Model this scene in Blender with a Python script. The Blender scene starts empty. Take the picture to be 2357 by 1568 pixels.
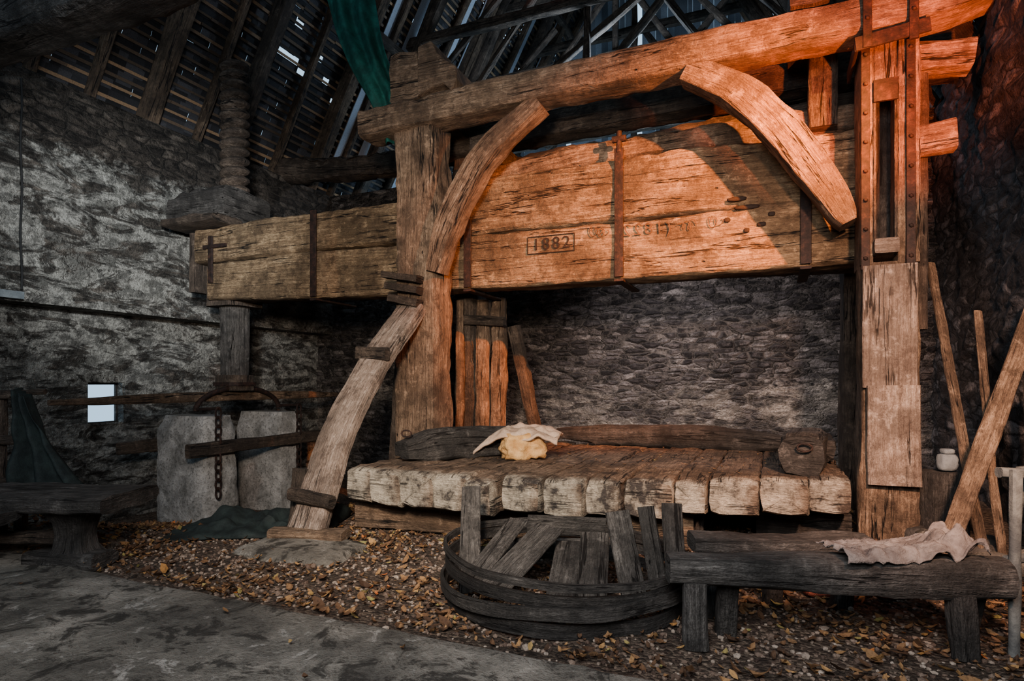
import bpy, bmesh, math, random
from mathutils import Vector, Matrix, noise
random.seed(7)
scene = bpy.context.scene
U = Vector((.918, -.395, 0)).normalized()
W = Vector((.395, .918, 0)).normalized()
Z = Vector((0, 0, 1))
O = Vector((3.53, 5.6, 0))
FR = Matrix(((U.x, W.x, 0, O.x), (U.y, W.y, 0, O.y), (0, 0, 1, 0), (0, 0, 0, 1)))
def L(a, b, z=0.0):
    return O + U*a + W*b + Z*z
def inv(X, Y):
    d = Vector((X-O.x, Y-O.y, 0)); return d.dot(U), d.dot(W)
def sm(x, e0, e1):
    t = max(0, min(1, (x-e0)/(e1-e0))); return t*t*(3-2*t)
def lin(x, e0, e1):
    return max(0, min(1, (x-e0)/(e1-e0)))

# ------------------------------------------------------------------ materials
class NT:
    def __init__(s, name):
        s.m = bpy.data.materials.new(name); s.m.use_nodes = True
        s.t = s.m.node_tree; s.b = s.t.nodes['Principled BSDF']
        s.b.inputs['Roughness'].default_value = .8
        s.b.inputs['Specular IOR Level'].default_value = .3
    def n(s, k, **kw):
        nd = s.t.nodes.new(k)
        for a, v in kw.items(): setattr(nd, a, v)
        return nd
    def l(s, a, b): s.t.links.new(a, b)
    def coord(s, which='Object'):
        return s.n('ShaderNodeTexCoord').outputs[which]
    def mapping(s, vec, scale, rnd=False):
        mp = s.n('ShaderNodeMapping'); mp.inputs['Scale'].default_value = scale
        s.l(vec, mp.inputs['Vector'])
        if rnd:
            oi = s.n('ShaderNodeObjectInfo')
            ml = s.n('ShaderNodeMath', operation='MULTIPLY'); ml.inputs[1].default_value = 60
            s.l(oi.outputs['Random'], ml.inputs[0])
            s.l(ml.outputs[0], mp.inputs['Location'])
        return mp.outputs[0]
    def noise(s, vec, scale, detail=5, rough=.6, dist=0):
        nd = s.n('ShaderNodeTexNoise'); nd.inputs['Scale'].default_value = scale
        nd.inputs['Detail'].default_value = detail; nd.inputs['Roughness'].default_value = rough
        nd.inputs['Distortion'].default_value = dist
        if vec is not None: s.l(vec, nd.inputs['Vector'])
        return nd
    def math(s, op, a, b=None, c=None):
        nd = s.n('ShaderNodeMath', operation=op)
        for i, v in enumerate((a, b, c)):
            if v is None: continue
            if isinstance(v, (int, float)): nd.inputs[i].default_value = v
            else: s.l(v, nd.inputs[i])
        return nd.outputs[0]
    def mr(s, v, f0, f1, t0=0., t1=1.):
        nd = s.n('ShaderNodeMapRange', interpolation_type='SMOOTHSTEP')
        s.l(v, nd.inputs[0])
        for i, x in enumerate((f0, f1, t0, t1)): nd.inputs[i+1].default_value = x
        return nd.outputs[0]
    def ramp(s, fac, stops):
        nd = s.n('ShaderNodeValToRGB'); s.l(fac, nd.inputs[0]); e = nd.color_ramp.elements
        while len(e) < len(stops): e.new(.5)
        for i, (p, c) in enumerate(stops):
            e[i].position = p; e[i].color = (*c, 1)
        return nd.outputs[0]
    def mix(s, fac, a, b, mode='MIX'):
        nd = s.n('ShaderNodeMix', data_type='RGBA', blend_type=mode)
        if isinstance(fac, (int, float)): nd.inputs[0].default_value = fac
        else: s.l(fac, nd.inputs[0])
        for i, v in ((6, a), (7, b)):
            if isinstance(v, tuple): nd.inputs[i].default_value = (*v, 1)
            else: s.l(v, nd.inputs[i])
        return nd.outputs[2]
    def out(s, col, height=None, strength=.8, dist=.02):
        s.l(col, s.b.inputs['Base Color'])
        if height is not None:
            bp = s.n('ShaderNodeBump'); bp.inputs['Strength'].default_value = strength
            bp.inputs['Distance'].default_value = dist
            s.l(height, bp.inputs['Height']); s.l(bp.outputs[0], s.b.inputs['Normal'])
        return s.m

def wood(name, dark, mid, light, crack=1.0, bump=1., patch=None, chalk=None):
    t = NT(name); uv = t.coord('UV'); ob = t.coord('Object')
    uo = t.mapping(uv, (1, 1, 1), True)
    n1 = t.noise(t.mapping(uo, (.8, 13, 1)), 2.4, 5, .78, .4).outputs[0]
    n2 = t.noise(t.mapping(uo, (.13, 2.3, 1)), 2.6, 5, .6, .12).outputs[0]
    n3 = t.noise(t.mapping(uo, (.6, 2.2, 1)), 1.7, 1).outputs[0]
    n4 = t.noise(ob, 1.7, 3, .65).outputs[0]
    n5 = t.noise(t.mapping(uo, (8, 40, 1)), 2.2, 3, .75).outputs[0]
    n6 = t.noise(ob, 5.5, 4, .75).outputs[0]
    cr = t.math('ABSOLUTE', t.math('SUBTRACT', n2, .5))
    cr = t.math('MULTIPLY', t.mr(cr, .003, .013, 1, 0), t.mr(n3, .44, .54))
    cr = t.math('MULTIPLY', cr, crack)
    c = t.ramp(t.math('ADD', t.math('MULTIPLY', n1, .6), t.math('MULTIPLY', n5, .4)), [(.36, dark), (.5, mid), (.64, light)])
    c = t.mix(t.mr(n4, .40, .62, 0, .75), c, tuple(x*.34 for x in mid))
    if patch: c = t.mix(t.mr(n6, .5, .62, 0, .85), c, patch)
    else: c = t.mix(t.mr(n6, .50, .64, 0, .62), c, tuple(x*.65 for x in dark))
    c = t.mix(t.mr(n6, .44, .30, 0, .5), c, tuple(x*1.15 for x in light))
    if chalk:
        sx = t.n('ShaderNodeSeparateXYZ'); t.l(uv, sx.inputs[0])
        cc = t.ramp(t.math('ADD', t.math('MULTIPLY', n6, .6), t.math('MULTIPLY', n4, .4)), [(.41, chalk), (.50, tuple(x*.55 for x in chalk)), (.56, (.045, .04, .036))])
        cc = t.mix(t.mr(n5, .5, .7, 0, .6), cc, (.12, .105, .09))
        c = t.mix(t.mr(t.math('ADD', sx.outputs[0], t.math('MULTIPLY', n6, .3)), .16, .34, .88, 0), c, cc)
    vo = t.n('ShaderNodeTexVoronoi'); vo.inputs['Scale'].default_value = 4.0
    t.l(t.mapping(uo, (.5, 1, 1)), vo.inputs['Vector'])
    hole = t.mr(vo.outputs['Distance'], .02, .05, 1, 0)
    dk = t.math('MAXIMUM', cr, t.math('MULTIPLY', hole, .85))
    c = t.mix(dk, c, (.006, .004, .003))
    h = t.math('ADD', t.math('MULTIPLY', n1, .7), t.math('MULTIPLY', n5, .45))
    h = t.math('SUBTRACT', h, t.math('MULTIPLY', dk, 1.2))
    h = t.math('ADD', h, t.math('MULTIPLY', n6, .9))
    return t.out(c, h, bump, .045)

M = {}
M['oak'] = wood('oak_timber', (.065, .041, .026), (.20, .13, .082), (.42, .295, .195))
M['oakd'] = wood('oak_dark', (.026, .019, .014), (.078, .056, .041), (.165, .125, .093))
M['lever'] = wood('lever_oak', (.065, .040, .022), (.225, .148, .082), (.49, .35, .205), 1.0)
M['bed'] = wood('bed_oak', (.07, .045, .03), (.20, .135, .09), (.38, .275, .19), .9, 1.0, (.045, .032, .024), (.56, .49, .38))
M['grey'] = wood('weathered_grey_wood', (.022, .0195, .0175), (.070, .063, .056), (.165, .15, .135))
M['char'] = wood('blackened_wood', (.013, .011, .010), (.038, .034, .030), (.10, .09, .082))
M['pale'] = wood('pale_oak', (.13, .088, .066), (.34, .25, .19), (.58, .46, .37), .8)
M['roofw'] = wood('rafter_wood', (.032, .022, .015), (.11, .074, .048), (.22, .155, .10))

def iron():
    t = NT('rusty_iron'); ob = t.coord()
    n = t.noise(ob, 14, 4, .7).outputs[0]; n2 = t.noise(ob, 60, 2, .6).outputs[0]
    c = t.ramp(n, [(.3, (.008, .006, .005)), (.55, (.026, .014, .011)), (.75, (.07, .032, .02))])
    t.b.inputs['Roughness'].default_value = .75; t.b.inputs['Metallic'].default_value = .2
    return t.out(c, t.math('ADD', n, n2), .5, .008)
M['iron'] = iron()

def rubble(name, stops, mortar, mscale=(2.6, 2.6, 7.5), plaster=0., pcol=(.4, .4, .38), pz=None, bump=1., gapw=.8):
    t = NT(name); ob = t.coord()
    nd = t.noise(ob, 1.9, 4, .66)
    add = t.n('ShaderNodeVectorMath', operation='MULTIPLY_ADD')
    t.l(nd.outputs['Color'], add.inputs[0]); add.inputs[1].default_value = (.34, .34, .13); t.l(ob, add.inputs[2])
    mp = t.mapping(add.outputs[0], mscale)
    v = t.n('ShaderNodeTexVoronoi'); v.inputs['Scale'].default_value = 1; v.inputs['Randomness'].default_value = .8; t.l(mp, v.inputs['Vector'])
    ve = t.n('ShaderNodeTexVoronoi', feature='DISTANCE_TO_EDGE'); ve.inputs['Scale'].default_value = 1; ve.inputs['Randomness'].default_value = .8; t.l(mp, ve.inputs['Vector'])
    sep = t.n('ShaderNodeSeparateColor'); t.l(v.outputs['Color'], sep.inputs[0])
    nf = t.noise(ob, 24, 4, .8).outputs[0]; nm = t.noise(t.mapping(ob, (1, 1, 1.5)), 4.2, 4, .75).outputs[0]
    nl = t.noise(ob, .8, 2, .6).outputs[0]
    tone = t.math('ADD', t.math('MULTIPLY', sep.outputs[0], .65), t.math('MULTIPLY', nf, .35))
    c = t.ramp(tone, stops)
    c = t.mix(t.mr(nm, .42, .62, 0, .88), c, tuple(x*.25 for x in stops[0][1]))
    c = t.mix(t.mr(nf, .5, .68, 0, .75), c, tuple(x*.3 for x in stops[0][1]))
    e = t.math('ADD', ve.outputs[0], t.math('MULTIPLY', t.math('SUBTRACT', nf, .5), .26))
    gap = t.mr(e, .05, .13, 1, 0)
    c = t.mix(t.math('MULTIPLY', gap, gapw), c, mortar)
    crev = t.math('MULTIPLY', t.mr(e, .0, .07, 1, 0), t.mr(sep.outputs[2], .25, .5))
    c = t.mix(crev, c, (.008, .007, .006))
    sh = t.math('MULTIPLY', t.mr(e, .0, .3), t.math('ADD', .6, sep.outputs[1]))
    if plaster > 0:
        pm = t.mr(t.math('ADD', t.math('MULTIPLY', nl, .6), t.math('MULTIPLY', nm, .4)), .62-plaster*.3, .72-plaster*.3)
        pit = t.noise(t.mapping(ob, (.8, .8, 2.4)), 1.7, 6, .74, 1.2).outputs[0]
        if pz:
            sx = t.n('ShaderNodeSeparateXYZ'); t.l(ob, sx.inputs[0])
            zz = t.math('ADD', sx.outputs[2], t.math('MULTIPLY', t.math('SUBTRACT', nm, .5), 1.0))
            band = t.math('MULTIPLY', t.mr(zz, pz[0], pz[0]+.3), t.mr(zz, pz[1]-.3, pz[1], 1, 0))
            pm = t.math('MULTIPLY', pm, band)
        pm = t.math('MULTIPLY', pm, t.mr(pit, .42, .52, .1, 1.))
        pc = t.mix(t.mr(nf, .38, .7), pcol, tuple(x*.45 for x in pcol))
        pc = t.mix(t.mr(nm, .40, .60, 0, .85), pc, tuple(x*.2 for x in pcol))
        c = t.mix(pm, c, pc)
        sh = t.math('ADD', t.math('MULTIPLY', sh, t.math('SUBTRACT', 1, t.math('MULTIPLY', pm, .8))), t.math('MULTIPLY', pm, .7))
    h = t.math('ADD', t.math('ADD', sh, t.math('MULTIPLY', nf, .6)), t.math('MULTIPLY', nm, .9))
    return t.out(c, h, bump, .11)
M['wl'] = rubble('left_wall_plastered_rubble', [(.2, (.042, .034, .028)), (.5, (.115, .094, .076)), (.8, (.22, .18, .145))], (.075, .062, .05),
                 plaster=.85, pcol=(.52, .505, .45), pz=(-2.0, 5.0))
M['wb'] = rubble('back_wall_rubble', [(.2, (.04, .035, .035)), (.5, (.14, .123, .12)), (.8, (.38, .34, .315))], (.17, .15, .13), (3.4, 3.4, 10.5),
                 plaster=.6, pcol=(.54, .48, .41), pz=(-2, 1.6), gapw=.55)
M['wr'] = rubble('right_wall_rubble', [(.2, (.045, .04, .04)), (.5, (.13, .118, .118)), (.8, (.32, .295, .29))], (.06, .055, .053), (3.4, 3.4, 7), plaster=.2, pcol=(.28, .27, .27))
def blockstone():
    t = NT('stone_block'); ob = t.coord()
    n1 = t.noise(ob, 3, 5, .72, .4).outputs[0]; n2 = t.noise(ob, 28, 4, .78).outputs[0]
    c = t.ramp(n1, [(.3, (.10, .098, .09)), (.5, (.28, .275, .26)), (.7, (.50, .49, .47))])
    c = t.mix(t.mr(n2, .48, .68, 0, .8), c, (.055, .052, .048))
    return t.out(c, t.math('ADD', n1, t.math('MULTIPLY', n2, .5)), .8, .03)
M['stone'] = blockstone()

def concrete():
    t = NT('concrete_floor'); ob = t.coord()
    n1 = t.noise(ob, 1.1, 5, .68, .4).outputs[0]; n2 = t.noise(ob, 34, 4, .8).outputs[0]; n3 = t.noise(ob, 4, 5, .75, .6).outputs[0]
    c = t.ramp(n1, [(.32, (.05, .045, .038)), (.5, (.16, .145, .12)), (.68, (.36, .325, .27))])
    c = t.mix(t.mr(n3, .50, .60, 0, .85), c, (.024, .021, .017))
    c = t.mix(t.mr(n3, .32, .42, .7, 0), c, (.44, .41, .36))
    c = t.mix(t.mr(n2, .5, .72, 0, .7), c, (.03, .026, .021))
    return t.out(c, t.math('ADD', t.math('ADD', n1, t.math('MULTIPLY', n2, .6)), n3), .9, .035)
M['conc'] = concrete()
def earth():
    t = NT('earth_and_grit'); ob = t.coord()
    n1 = t.noise(ob, 2, 5, .7).outputs[0]; n2 = t.noise(ob, 45, 3, .8).outputs[0]
    v = t.n('ShaderNodeTexVoronoi'); v.inputs['Scale'].default_value = 38; t.l(ob, v.inputs['Vector'])
    sp = t.n('ShaderNodeSeparateColor'); t.l(v.outputs['Color'], sp.inputs[0])
    c = t.ramp(sp.outputs[0], [(0, (.03, .019, .013)), (.5, (.095, .064, .045)), (1, (.21, .155, .11))])
    c = t.mix(t.mr(n1, .4, .65, 0, .7), c, (.028, .02, .014))
    return t.out(c, t.math('ADD', t.math('SUBTRACT', n2, v.outputs['Distance']), n1), .9, .03)
M['earth'] = earth()
def island(name, stops, rough=.8):
    t = NT(name); g = t.n('ShaderNodeNewGeometry')
    c = t.ramp(g.outputs['Random Per Island'], stops)
    t.b.inputs['Roughness'].default_value = rough
    n = t.noise(t.coord(), 60, 3, .7).outputs[0]
    c = t.mix(t.mr(n, .45, .7, 0, .5), c, tuple(x*.4 for x in stops[0][1]))
    return t.out(c, n, .4, .01)
M['leaf'] = island('dry_leaves', [(0, (.045, .024, .014)), (.45, (.14, .07, .032)), (.75, (.26, .14, .06)), (.92, (.38, .21, .08)), (.96, (.24, .22, .07)), (1, (.48, .12, .025))])
M['pebble'] = island('gravel_stones', [(0, (.04, .025, .019)), (.3, (.12, .078, .056)), (.7, (.24, .175, .13)), (1, (.42, .34, .27))])
M['slate'] = island('roof_slates', [(0, (.008, .008, .009)), (.5, (.022, .022, .025)), (1, (.055, .055, .062))])
M['batten'] = island('battens', [(0, (.03, .023, .017)), (.6, (.12, .083, .055)), (1, (.30, .185, .10))])
M['sheet'] = island('grey_boards', [(0, (.12, .13, .15)), (1, (.36, .40, .46))])
def cloth(name, c0, c1, bump=.5):
    t = NT(name); ob = t.coord()
    n = t.noise(ob, 7, 4, .7).outputs[0]; n2 = t.noise(ob, 90, 2, .7).outputs[0]
    return t.out(t.mix(t.mr(n, .35, .7), c0, c1), t.math('ADD', n, t.math('MULTIPLY', n2, .3)), bump, .02)
M['green'] = cloth('green_tarpaulin', (.002, .035, .027), (.005, .085, .065))
M['dcloth'] = cloth('dark_green_cloth', (.007, .011, .011), (.018, .028, .026))
M['ycloth'] = cloth('yellow_sack', (.44, .23, .075), (.64, .40, .17), 1.)
M['wcloth'] = cloth('pale_sack_cloth', (.36, .25, .175), (.54, .41, .30), 1.)
M['gcloth'] = cloth('grey_rag', (.11, .092, .085), (.25, .215, .195), 1.)
M['ink'] = cloth('burnt_lettering', (.010, .005, .003), (.02, .011, .007))
M['inkf'] = cloth('faded_lettering', (.06, .03, .014), (.11, .055, .028))
M['black'] = cloth('black_rubber', (.008, .008, .008), (.02, .02, .02))
M['brick'] = cloth('red_brick', (.20, .05, .03), (.32, .10, .06), 1.)
M['plastic'] = cloth('grey_plastic', (.13, .15, .16), (.22, .25, .26))
M['wframe'] = cloth('painted_frame', (.06, .065, .065), (.14, .15, .14))

# ------------------------------------------------------------------ builders
def group(name, loc):
    e = bpy.data.objects.new(name, None); e.empty_display_size = .2
    scene.collection.objects.link(e); e.location = loc; return e
def setpar(ob, parent):
    if parent is not None:
        ob.parent = parent; ob.matrix_parent_inverse = Matrix.Translation(parent.location).inverted()
def mkobj(name, verts, faces, mat, parent=None, uvs=None, smooth=True, angle=40, mw=None):
    me = bpy.data.meshes.new(name); me.from_pydata([tuple(v) for v in verts], [], faces)
    me.materials.append(mat)
    if uvs is not None:
        ul = me.uv_layers.new(name='UVMap')
        flat = [c for uv in uvs for c in uv]
        ul.data.foreach_set('uv', flat)
    if smooth:
        me.polygons.foreach_set('use_smooth', [True]*len(me.polygons))
        me.set_sharp_from_angle(angle=math.radians(angle))
    me.update()
    ob = bpy.data.objects.new(name, me); scene.collection.objects.link(ob)
    if mw is not None: ob.matrix_world = mw
    setpar(ob, parent)
    return ob
def catmull(p, n):
    if len(p) == 2: return [p[0].lerp(p[1], i/n) for i in range(n+1)]
    q = [p[0]*2-p[1]] + list(p) + [p[-1]*2-p[-2]]
    out = []
    k = len(p)-1
    for i in range(n+1):
        t = i/n*k; j = min(int(t), k-1); t -= j
        a, b, c, d = q[j:j+4]
        out.append(.5*((2*b)+(c-a)*t+(2*a-5*b+4*c-d)*t*t+(3*b-a-3*c+d)*t**3))
    return out
def tim_data(pts, w, h, side, rough=.012, ch=.02, step=.1, prof=None, V=None, F=None, UVs=None):
    pts = [Vector(p) for p in pts]
    ln = sum((pts[i+1]-pts[i]).length for i in range(len(pts)-1))
    n = max(2, min(110, int(ln/step)))
    if len(pts) > 2: n = max(n, 14)
    C = catmull(pts, n)
    side = Vector(side).normalized()
    sec = []
    hw, hh = w/2, h/2; ch = min(ch, hw*.45, hh*.45)
    cor = [(-hw, -hh), (hw, -hh), (hw, hh), (-hw, hh)]
    for i in range(4):
        x0, y0 = cor[i]; x1, y1 = cor[(i+1) % 4]; l = math.hypot(x1-x0, y1-y0); dx, dy = (x1-x0)/l, (y1-y0)/l
        k = 3 if l < .4 else 6
        for j in range(k+1):
            t = ch+(l-2*ch)*j/k; sec.append((x0+dx*t, y0+dy*t, dy, -dx, j in (0, k)))
    m = len(sec); per = [0]
    for i in range(m):
        x0, y0 = sec[i][:2]; x1, y1 = sec[(i+1) % m][:2]; per.append(per[-1]+math.hypot(x1-x0, y1-y0))
    base = len(V); al = 0; seed = Vector((random.random()*99, random.random()*99, 0)); als = []
    for i, c in enumerate(C):
        if i: al += (C[i]-C[i-1]).length
        als.append(al)
        T = (C[min(i+1, n)]-C[max(i-1, 0)]).normalized()
        S = (side-T*side.dot(T)).normalized(); N = T.cross(S)
        sw, sh = prof(i/n) if prof else (1, 1)
        for (x, y, nx, ny, corner) in sec:
            p = c+S*(x*sw)+N*(y*sh)
            q = T*p.dot(T)*.45+(p-T*p.dot(T))
            d = noise.noise(q*2.2+seed)*rough*1.5+noise.noise(q*9+seed)*rough*.7
            if corner: d -= abs(noise.noise(p*4+seed*2))*rough*2.2
            V.append(p+(S*nx+N*ny)*d)
    def addf(idx, uv): F.append(idx); UVs.extend(uv)
    for i in range(n):
        for j in range(m):
            a = base+i*m+j; b = base+i*m+(j+1) % m
            addf((a, b, b+m, a+m), [(als[i], per[j]), (als[i], per[j+1]), (als[i+1], per[j+1]), (als[i+1], per[j])])
    for e, r in ((0, base), (n, base+n*m)):
        ci = len(V); V.append(sum((V[r+j] for j in range(m)), Vector())/m)
        for j in range(m):
            j2 = (j+1) % m
            u0 = (sec[j][0]*.9, sec[j][1]); u1 = (sec[j2][0]*.9, sec[j2][1])
            if e == 0: addf((r+j2, r+j, ci), [u1, u0, (0, 0)])
            else: addf((r+j, r+j2, ci), [u0, u1, (0, 0)])
def timber(name, pts, w, h, side, mat='oak', parent=None, **kw):
    V, F, UV = [], [], []
    tim_data(pts, w, h, side, V=V, F=F, UVs=UV, **kw)
    return mkobj(name, V, F, M[mat], parent, UV, angle=35)
def timbers(name, lst, mat, parent=None, **kw):
    V, F, UV = [], [], []
    for (pts, w, h, side) in lst: tim_data(pts, w, h, side, V=V, F=F, UVs=UV, **kw)
    return mkobj(name, V, F, M[mat], parent, UV, angle=35)
def boxes(name, lst, mat, parent=None, mw=None):
    V, F = [], []
    for (x0, x1, y0, y1, z0, z1) in lst:
        b = len(V)
        V += [(x, y, z) for z in (z0, z1) for y in (y0, y1) for x in (x0, x1)]
        F += [tuple(b+i for i in f) for f in ((0, 2, 3, 1), (4, 5, 7, 6), (0, 1, 5, 4), (2, 6, 7, 3), (0, 4, 6, 2), (1, 3, 7, 5))]
    return mkobj(name, V, F, M[mat], parent, smooth=False, mw=mw)
def prism(name, prof, P0, A1, A2, D, depth, mat, parent):
    n = len(prof); V = [P0+A1*x+A2*y for x, y in prof]+[P0+A1*x+A2*y+D*depth for x, y in prof]
    F = [tuple(range(n)), tuple(reversed(range(n, 2*n)))]+[(i, i+n, (i+1) % n+n, (i+1) % n) for i in range(n)]
    uv = []
    for f in F:
        for v in f: q = V[v]; uv.append((q.dot(U)*.5+q.z*.4, q.dot(W)+q.z))
    ob = mkobj(name, V, F, M[mat], parent, uv, smooth=False)
    bm = bmesh.new(); bm.from_mesh(ob.data); bmesh.ops.recalc_face_normals(bm, faces=bm.faces); bm.to_mesh(ob.data); bm.free()
    md = ob.modifiers.new('bev', 'BEVEL'); md.width = .02; md.segments = 2
    return ob
def tube(name, pts, r, mat, parent=None, seg=8):
    cu = bpy.data.curves.new(name, 'CURVE'); cu.dimensions = '3D'; cu.bevel_depth = r; cu.bevel_resolution = 2
    sp = cu.splines.new('POLY'); sp.points.add(len(pts)-1)
    for i, p in enumerate(pts): sp.points[i].co = (*p, 1)
    cu.materials.append(M[mat]); ob = bpy.data.objects.new(name, cu); scene.collection.objects.link(ob)
    setpar(ob, parent)
    return ob
def chain(name, p0, p1, r, mat, parent):
    V, F = [], []; d = (p1-p0); n = max(2, int(d.length/(r*2.6))); T = d.normalized()
    S0 = U.copy()
    for k in range(n):
        c = p0+d*((k+.5)/n); S = S0 if k % 2 else W
        S = (S-T*S.dot(T)).normalized(); N = T.cross(S)
        b = len(V); A, B = 14, 6
        for i in range(A):
            an = 2*math.pi*i/A; ctr = c+T*(math.cos(an)*r*1.7)+S*(math.sin(an)*r); od = (T*math.cos(an)+S*math.sin(an)).normalized()
            for j in range(B):
                q = 2*math.pi*j/B; V.append(ctr+od*(math.cos(q)*r*.32)+N*(math.sin(q)*r*.32))
        for i in range(A):
            for j in range(B):
                F.append((b+i*B+j, b+((i+1) % A)*B+j, b+((i+1) % A)*B+(j+1) % B, b+i*B+(j+1) % B))
    return mkobj(name, V, F, M[mat], parent)
def sheet(name, fn, nu, nv, mat, parent=None, thick=.008):
    V = [Vector(fn(i/nu, j/nv)) for j in range(nv+1) for i in range(nu+1)]
    F = [(j*(nu+1)+i, j*(nu+1)+i+1, (j+1)*(nu+1)+i+1, (j+1)*(nu+1)+i) for j in range(nv) for i in range(nu)]
    ob = mkobj(name, V, F, M[mat], parent, angle=80)
    md = ob.modifiers.new('s', 'SOLIDIFY'); md.thickness = thick
    return ob
def rock(name, c, dims, mat, parent=None, rz=0, amp=.12, sub=3, f=1.7):
    bm = bmesh.new(); bmesh.ops.create_icosphere(bm, subdivisions=sub, radius=1)
    R = Matrix.Rotation(rz, 3, 'Z'); s = Vector(c)
    for v in bm.verts:
        p = v.co.copy(); m = max(abs(p.x), abs(p.y), abs(p.z)); p = p.lerp(p/m, .62)
        p *= 1+amp*noise.noise(p*f+s*3)
        v.co = s+R@Vector((p.x*dims[0]/2, p.y*dims[1]/2, p.z*dims[2]/2))
    me = bpy.data.meshes.new(name); bm.to_mesh(me); bm.free(); me.materials.append(M[mat])
    me.polygons.foreach_set('use_smooth', [True]*len(me.polygons))
    ob = bpy.data.objects.new(name, me); scene.collection.objects.link(ob)
    setpar(ob, parent)
    return ob

# ------------------------------------------------------------------ ground
def G(X, Y):
    a, b = inv(X, Y)
    z = noise.noise(Vector((X*1.3, Y*1.3, 0)))*.02+noise.noise(Vector((X*6, Y*6, 3)))*.008
    z -= .74*lin(Y, 6.1, 9.6)*sm(-a, 5.6, 6.6)
    return z
nx, ny = 230, 220
V = []
for j in range(ny+1):
    for i in range(nx+1):
        a = -11.4+12.9*i/nx; b = -9.0+14.2*j/ny
        p = L(a, b); V.append((a, b, G(p.x, p.y)))
F = [(j*(nx+1)+i, j*(nx+1)+i+1, (j+1)*(nx+1)+i+1, (j+1)*(nx+1)+i) for j in range(ny) for i in range(nx)]
floor = mkobj('floor', V, F, M['earth'], angle=80, mw=FR)
def slab():
    V, F = [], []; n = 120; m = 60
    for i in range(n+1):
        a = -11.0+12.2*i/n
        e = -3.45+.9*sm(-a, 6.0, 6.9)+noise.noise(Vector((a*2, 1, 0)))*.06+noise.noise(Vector((a*9, 4, 0)))*.03
        for j in range(m+1):
            b = -9+(e+9)*j/m
            z = .045+noise.noise(Vector((a*1.2, b*1.2, 9)))*.008
            if j == m: z = .0
            V.append((a, b, z))
    for i in range(n):
        for j in range(m):
            q = i*(m+1)+j; F.append((q, q+m+1, q+m+2, q+1))
    return mkobj('concrete_slab', V, F, M['conc'], angle=50, mw=FR)
sl = slab(); sl.parent = floor; sl.matrix_parent_inverse = FR.inverted()
def Ztop(X, Y):
    a, b = inv(X, Y); e = -3.45+.9*sm(-a, 6.0, 6.9)
    return .05 if b < e+.03 else G(X, Y)
V, F = [], []
cnt = 0
while cnt < 14000:
    X = random.uniform(-5.5, 4.2); Y = random.uniform(2.9, 9.6)
    a, b = inv(X, Y)
    if a > 1.1 or b > 3.5: continue
    if b < -3.5 and random.random() > .004: continue
    if abs(X) > Y*.87: continue
    dens = .22+1.2*max(0, noise.noise(Vector((X*1.3, Y*1.3, 5))) + .2)
    if random.random() > dens: continue
    cnt += 1
    s = random.uniform(.014, .036) if random.random() < .9 else random.uniform(.034, .065); yaw = random.uniform(0, 6.28); z = Ztop(X, Y)+random.uniform(.004, .03)
    tx, ty = random.uniform(-.6, .6), random.uniform(-.6, .6)
    R = Matrix.Rotation(yaw, 3, 'Z')@Matrix.Rotation(tx, 3, 'X')@Matrix.Rotation(ty, 3, 'Y')
    cu = random.uniform(.1, .8)*s
    q = [(-s, 0, cu), (-.4*s, .45*s, cu*.6), (.4*s, .4*s, cu*.5), (s, 0, cu), (.4*s, -.4*s, cu*.6), (-.4*s, -.45*s, cu*.5), (0, 0, 0)]
    bs = len(V)
    for p in q: V.append(R@Vector(p)+Vector((X, Y, z)))
    for i in range(6): F.append((bs+i, bs+(i+1) % 6, bs+6))
mkobj('fallen_leaves', V, F, M['leaf'], smooth=False)
LV, LF = [], []
for k in range(120):
    a = random.uniform(-4.2, -.9); b = random.uniform(-1.0, 1.1); p = L(a, b, .69); s = random.uniform(.012, .03); R = Matrix.Rotation(random.uniform(0, 6), 3, 'Z')
    bs = len(LV)
    for q in [(-s, 0, s*.4), (0, .5*s, s*.2), (s, 0, s*.4), (0, -.5*s, s*.2), (0, 0, 0)]: LV.append(R@Vector(q)+p)
    for i in range(4): LF.append((bs+i, bs+(i+1) % 4, bs+4))
ico = bmesh.new(); bmesh.ops.create_icosphere(ico, subdivisions=1, radius=1)
iv = [v.co.copy() for v in ico.verts]; iff = [tuple(v.index for v in f.verts) for f in ico.faces]; ico.free()
V, F = [], []; cnt = 0
while cnt < 9500:
    X = random.uniform(-4.2, 3.2); Y = random.uniform(2.9, 6.6); a, b = inv(X, Y)
    if b < -3.5 or a > 1.1 or abs(X) > Y*.87: continue
    if b < -3.4 and random.random() > .3: continue
    cnt += 1
    s = random.uniform(.007, .019)*(1.6 if random.random() < .07 else 1); R = Matrix.Rotation(random.uniform(0, 6.28), 3, 'Z'); sc = (random.uniform(.7, 1.4), random.uniform(.6, 1.1), random.uniform(.4, .8))
    z = G(X, Y)+s*.3; bs = len(V)
    for p in iv:
        j = random.uniform(.8, 1.15); V.append(R@Vector((p.x*sc[0]*s*j, p.y*sc[1]*s*j, p.z*sc[2]*s*j))+Vector((X, Y, z)))
    for f in iff: F.append(tuple(bs+i for i in f))
gv = mkobj('gravel', V, F, M['pebble'], smooth=False); gv.parent = floor; gv.matrix_parent_inverse = FR.inverted()

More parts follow.
